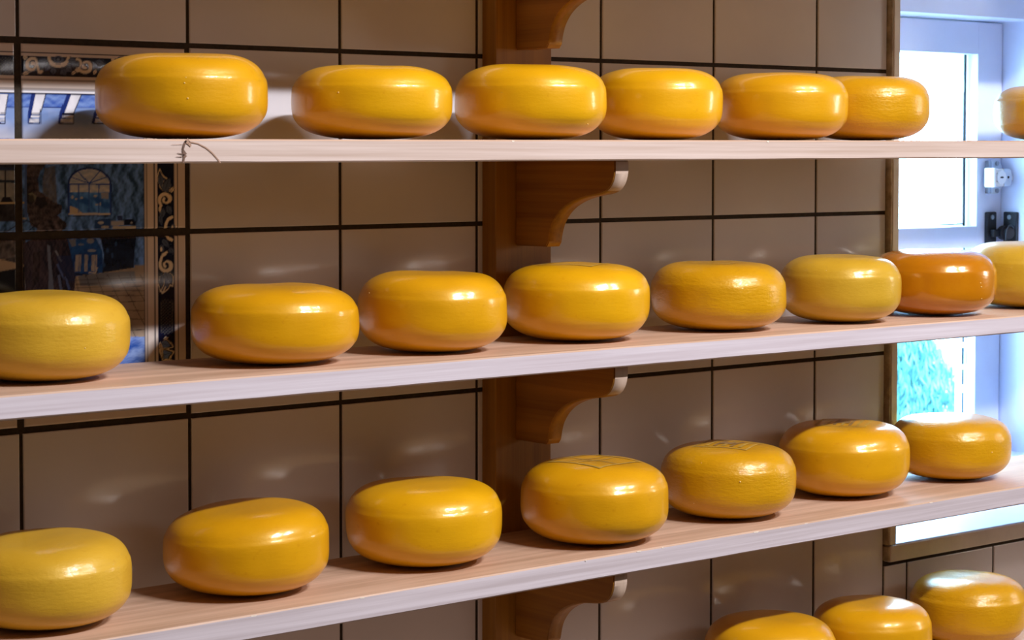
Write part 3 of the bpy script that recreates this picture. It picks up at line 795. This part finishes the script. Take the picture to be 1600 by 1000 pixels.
# ---------------------------------------------------------------- cheeses
def build_cheese(key, k, x, y, r, h, mat, label, n_top=3.25, n_bot=3.0, slump=(0, 0), stamp=None, dots=(), crease=.55, seed=0, spots=()):
    """one wheel: lathe of a superelliptic profile with soft mould creases, hand-made unevenness"""
    R, Hh = r*T, h*T/2
    rs = random.Random(seed*7+3); off = Vector((rs.uniform(-50, 50), rs.uniform(-50, 50), rs.uniform(-50, 50)))
    def deform(p):
        d = Vector((p.x, p.y, (p.z-Hh)*1.2))
        s = 1+.016*noise.noise(d*14+off)+.006*noise.noise(d*40+off)
        q = Vector((p.x*s, p.y*s, p.z))
        t = max(0., p.z/(2*Hh))
        q.z *= 1+slump[0]*(p.x/R)+slump[1]*(p.y/R)
        q.z += t*t*.0016*noise.noise(d*22+off*2)
        return q
    def zprof(rr2):          # upper surface height at radius rr2
        return Hh+Hh*(max(0., 1-(rr2/R)**n_top))**(1/n_top) - dimple(rr2)
    def dimple(rr2): return Hh*.035*math.exp(-(rr2/(.55*R))**4)
    bm = bmesh.new(); NS, NP = 112, 84
    rings = []
    for i in range(1, NP):
        a = -math.pi/2+math.pi*i/NP
        c_, s_ = math.cos(a), math.sin(a); n_ = n_top if s_ > 0 else n_bot
        rr2 = abs(c_)**(2/n_); zz = math.copysign(abs(s_)**(2/n_), s_)
        # mould creases: the side band stands a hair proud of the shoulders
        cr = crease*(.017 if zz > 0 else .009)*(1/(1+math.exp((abs(zz+.04)-.46)*-75)))
        rad = R*(rr2-cr); z = Hh*(1+zz) - (dimple(rad) if zz > 0 else 0)
        rings.append([bm.verts.new(deform(Vector((rad*math.cos(math.tau*j/NS), rad*math.sin(math.tau*j/NS), z)))) for j in range(NS)])
    for i in range(len(rings)-1):
        for j in range(NS):
            bm.faces.new((rings[i][j], rings[i][(j+1) % NS], rings[i+1][(j+1) % NS], rings[i+1][j]))
    vb = bm.verts.new(deform(Vector((0, 0, 0)))); vt = bm.verts.new(deform(Vector((0, 0, zprof(0)))))
    for j in range(NS):
        bm.faces.new((vb, rings[0][(j+1) % NS], rings[0][j])); bm.faces.new((vt, rings[-1][j], rings[-1][(j+1) % NS]))
    # wax pimples on the side: (angle from the camera-facing side in degrees, height 0..1, radius mm)
    camdir = math.atan2(-10.0205-y, -5.1244-x)
    for (da, hz, rm) in dots:
        bm.faces.ensure_lookup_table(); nf = len(bm.faces)
        a = camdir+math.radians(da); t = 2*hz-1
        rr2 = R*(1-abs(t)**3.1)**(1/3.1)
        c_ = deform(Vector((rr2*math.cos(a), rr2*math.sin(a), 2*Hh*hz)))
        bmesh.ops.create_uvsphere(bm, u_segments=10, v_segments=6, radius=rm*.0008, matrix=Matrix.Translation(c_*.998))
        for f_ in list(bm.faces)[nf:]: f_.material_index = 1
    zs = sz(k, x)
    o = obj('cheese_wheel', bm, [CM[mat], m_dot], None, True)
    o.location = V(x, y, zs+.002)
    tag(o, label, 'cheese', GROUPS[k])
    if stamp:
        ang, size, kind = stamp
        ca_, sa_ = math.cos(ang), math.sin(ang)
        def patch(u0, u1, v0, v1, mi, nn=10):
            g_ = []
            for i in range(nn+1):
                for j in range(nn+1):
                    u = (u0+(u1-u0)*i/nn)*size; v = (v0+(v1-v0)*j/nn)*size
                    px, py = (u*ca_-v*sa_)*R, (u*sa_+v*ca_)*R
                    p = deform(Vector((px, py, zprof(math.hypot(px, py))))); p.z += .0005
                    g_.append(sb.verts.new(p))
            for i in range(nn):
                for j in range(nn):
                    sb.faces.new((g_[i*(nn+1)+j], g_[(i+1)*(nn+1)+j], g_[(i+1)*(nn+1)+j+1], g_[i*(nn+1)+j+1])).material_index = mi
        sb = bmesh.new()
        w_ = .09
        patch(-1, 1, -1, -1+w_, 0, 16); patch(-1, 1, 1-w_, 1, 0, 16); patch(-1, -1+w_, -1+w_, 1-w_, 0, 16); patch(1-w_, 1, -1+w_, 1-w_, 0, 16)
        if kind == 'full':
            for q in range(5):
                patch(-.72, .72, -.7+q*.3, -.58+q*.3, (q % 2), 8)
            patch(-.28, .28, -.25, .2, 1, 8)
        elif kind == 'lines':
            patch(-.8, .8, -.1, -.02, 0, 12); patch(-.8, .8, .3, .36, 0, 12); patch(-.1, -.03, -.9, .9, 0, 12)
        obj('rind_stamp', sb, [m_stamp, m_stamp2], o)['label'] = 'faded grey square stamp on the cheese top'
    return o
GROUPS = {1: 'cheese wheels on the upper shelf', 2: 'cheese wheels on the middle shelf', 3: 'cheese wheels on the lower shelf', 4: 'cheese wheels on the lowest shelf'}
Y_ = 'yellow cheese wheel '
CH = [
 # upper shelf
 ('c0', 1, .5543, -.6633, .4293, .4330, 'gold', 'large golden cheese wheel leftmost on the upper shelf, before the painted tile picture', dict(dots=((2, .62, 1.0), (4, .45, 1.1), (3, .68, .8)), slump=(0, 0))),
 ('c1', 1, 1.7421, -.6542, .4316, .4020, 'bright', 'low golden cheese wheel standing free, second on the upper shelf from the left', dict(dots=((-24, .60, 1.1),))),
 ('c2', 1, 2.8556, -.6626, .4315, .4300, 'bright', 'glossy golden cheese wheel before the post, under the topmost bracket', dict(dots=((-40, .82, .8), (52, .2, .9)))),
 ('c3', 1, 3.9748, -.526, .401, .4400, 'bright', 'golden cheese wheel just right of the post on the upper shelf', {}),
 ('c4', 1, 4.9821, -.6088, .425, .4330, 'gold', 'golden cheese wheel on the upper shelf, partly hiding the one crossing the window trim', {}),
 ('c5', 1, 5.8374, -.6097+.03, .415, .4313, 'rough', 'golden cheese wheel on the upper shelf crossing the window trim', {}),
 ('c6', 1, 7.8535, -.6109, .425, .4110, 'rough', 'backlit cheese wheel on the upper shelf, cut by the right frame edge', dict(crease=1.2)),
 # middle shelf
 ('d0', 2, -.1712, -.554, .4249, .4276, 'pale', 'large pale yellow cheese wheel cut by the left edge on the middle shelf', dict(dots=((28, .42, .9),), slump=(0, 0))),
 ('d1', 2, 1.164, -.5772, .4383, .4144, 'gold', 'broad golden cheese wheel second from left on the middle shelf, beside the picture border', {}),
 ('d2', 2, 2.2052, -.5852, .4138, .4464, 'gold', 'golden cheese wheel on the middle shelf just left of the post', dict(dots=((28, .66, 1.0), (-60, .74, .8)))),
 ('d3', 2, 3.2967, -.5616, .4327, .4561, 'bright', 'bright yellow cheese wheel on the middle shelf right under the bracket', dict(stamp=(.4, .42, 'frame'))),
 ('d4', 2, 4.48, -.5633, .4212, .4261, 'rough', 'coarse-skinned golden cheese wheel on the middle shelf, second left of the orange one', dict(stamp=(.2, .4, 'lines'))),
 ('d5', 2, 5.531, -.6374, .3924, .4384, 'olive', 'mustard yellow matt cheese wheel on the middle shelf, left of the orange one', dict(dots=((-14, .80, .7),))),
 ('d6', 2, 6.5013, -.6172, .4251, .4464, 'orange', 'single orange cheese wheel on the middle shelf before the window', dict(dots=((50, .28, 1.0), (48, .46, 1.4), (47, .52, 1.2)))),
 ('d7', 2, 7.5689, -.5799, .425, .4696, 'olive', 'yellow cheese wheel right of the orange one, cut by the right frame edge', {}),
 # lower shelf
 ('e0', 3, -.1709, -.56, .4245, .4307, 'pale', 'large pale yellow cheese wheel cut by the left edge on the lower shelf', dict(slump=(.03, 0))),
 ('e1', 3, 1.0145, -.53, .432, .4480, 'gold', 'lopsided golden cheese wheel second from left on the lower shelf', dict(slump=(.07, -.01))),
 ('e2', 3, 2.186, -.53, .437, .4600, 'bright', 'glossy golden cheese wheel left of the post on the lower shelf', dict(slump=(.02, 0))),
 ('e3', 3, 3.3556, -.66, .435, .4800, 'gold', 'golden cheese wheel with faint lines on top, beside the post on the lower shelf', dict(stamp=(.15, .46, 'lines'))),
 ('e4', 3, 4.575, -.56, .425, .4560, 'rough', 'golden cheese wheel with whole top stamp in light, middle of the lower shelf', dict(stamp=(.45, .42, 'full'), dots=((10, .60, 1.5), (-30, .28, .7), (-25, .82, .7)))),
 ('e5', 3, 5.7674, -.47, .434, .4840, 'gold', 'golden cheese wheel with half-shaded top stamp, second from right on the lower shelf', dict(stamp=(.55, .40, 'full'), slump=(.02, 0))),
 ('e6', 3, 6.8873, -.47, .4158, .4413, 'rough', 'golden cheese wheel with white daylight glare on top, rightmost on the lower shelf', dict(dots=((42, .5, 1.3),))),
 # lowest shelf
 ('f0', 4, 5.05, -.49, .4252, .4774, 'gold', 'cheese wheel on the lowest shelf, leftmost visible, only its domed top showing', {}),
 ('f1', 4, 5.9813, -.5392, .4005, .4607, 'gold', 'cheese wheel between two others on the lowest shelf, white glare on top right', {}),
 ('f2', 4, 7.1039, -.4736, .4118, .4802, 'rough', 'cheese wheel in the bottom right corner below the window, wide white glare on top', dict(crease=1.3)),
]
for i, (key, k, x, y, r, h, mat, label, kw) in enumerate(CH):
    build_cheese(key, k, x, y, r, h, mat, label, seed=i+1, **kw)
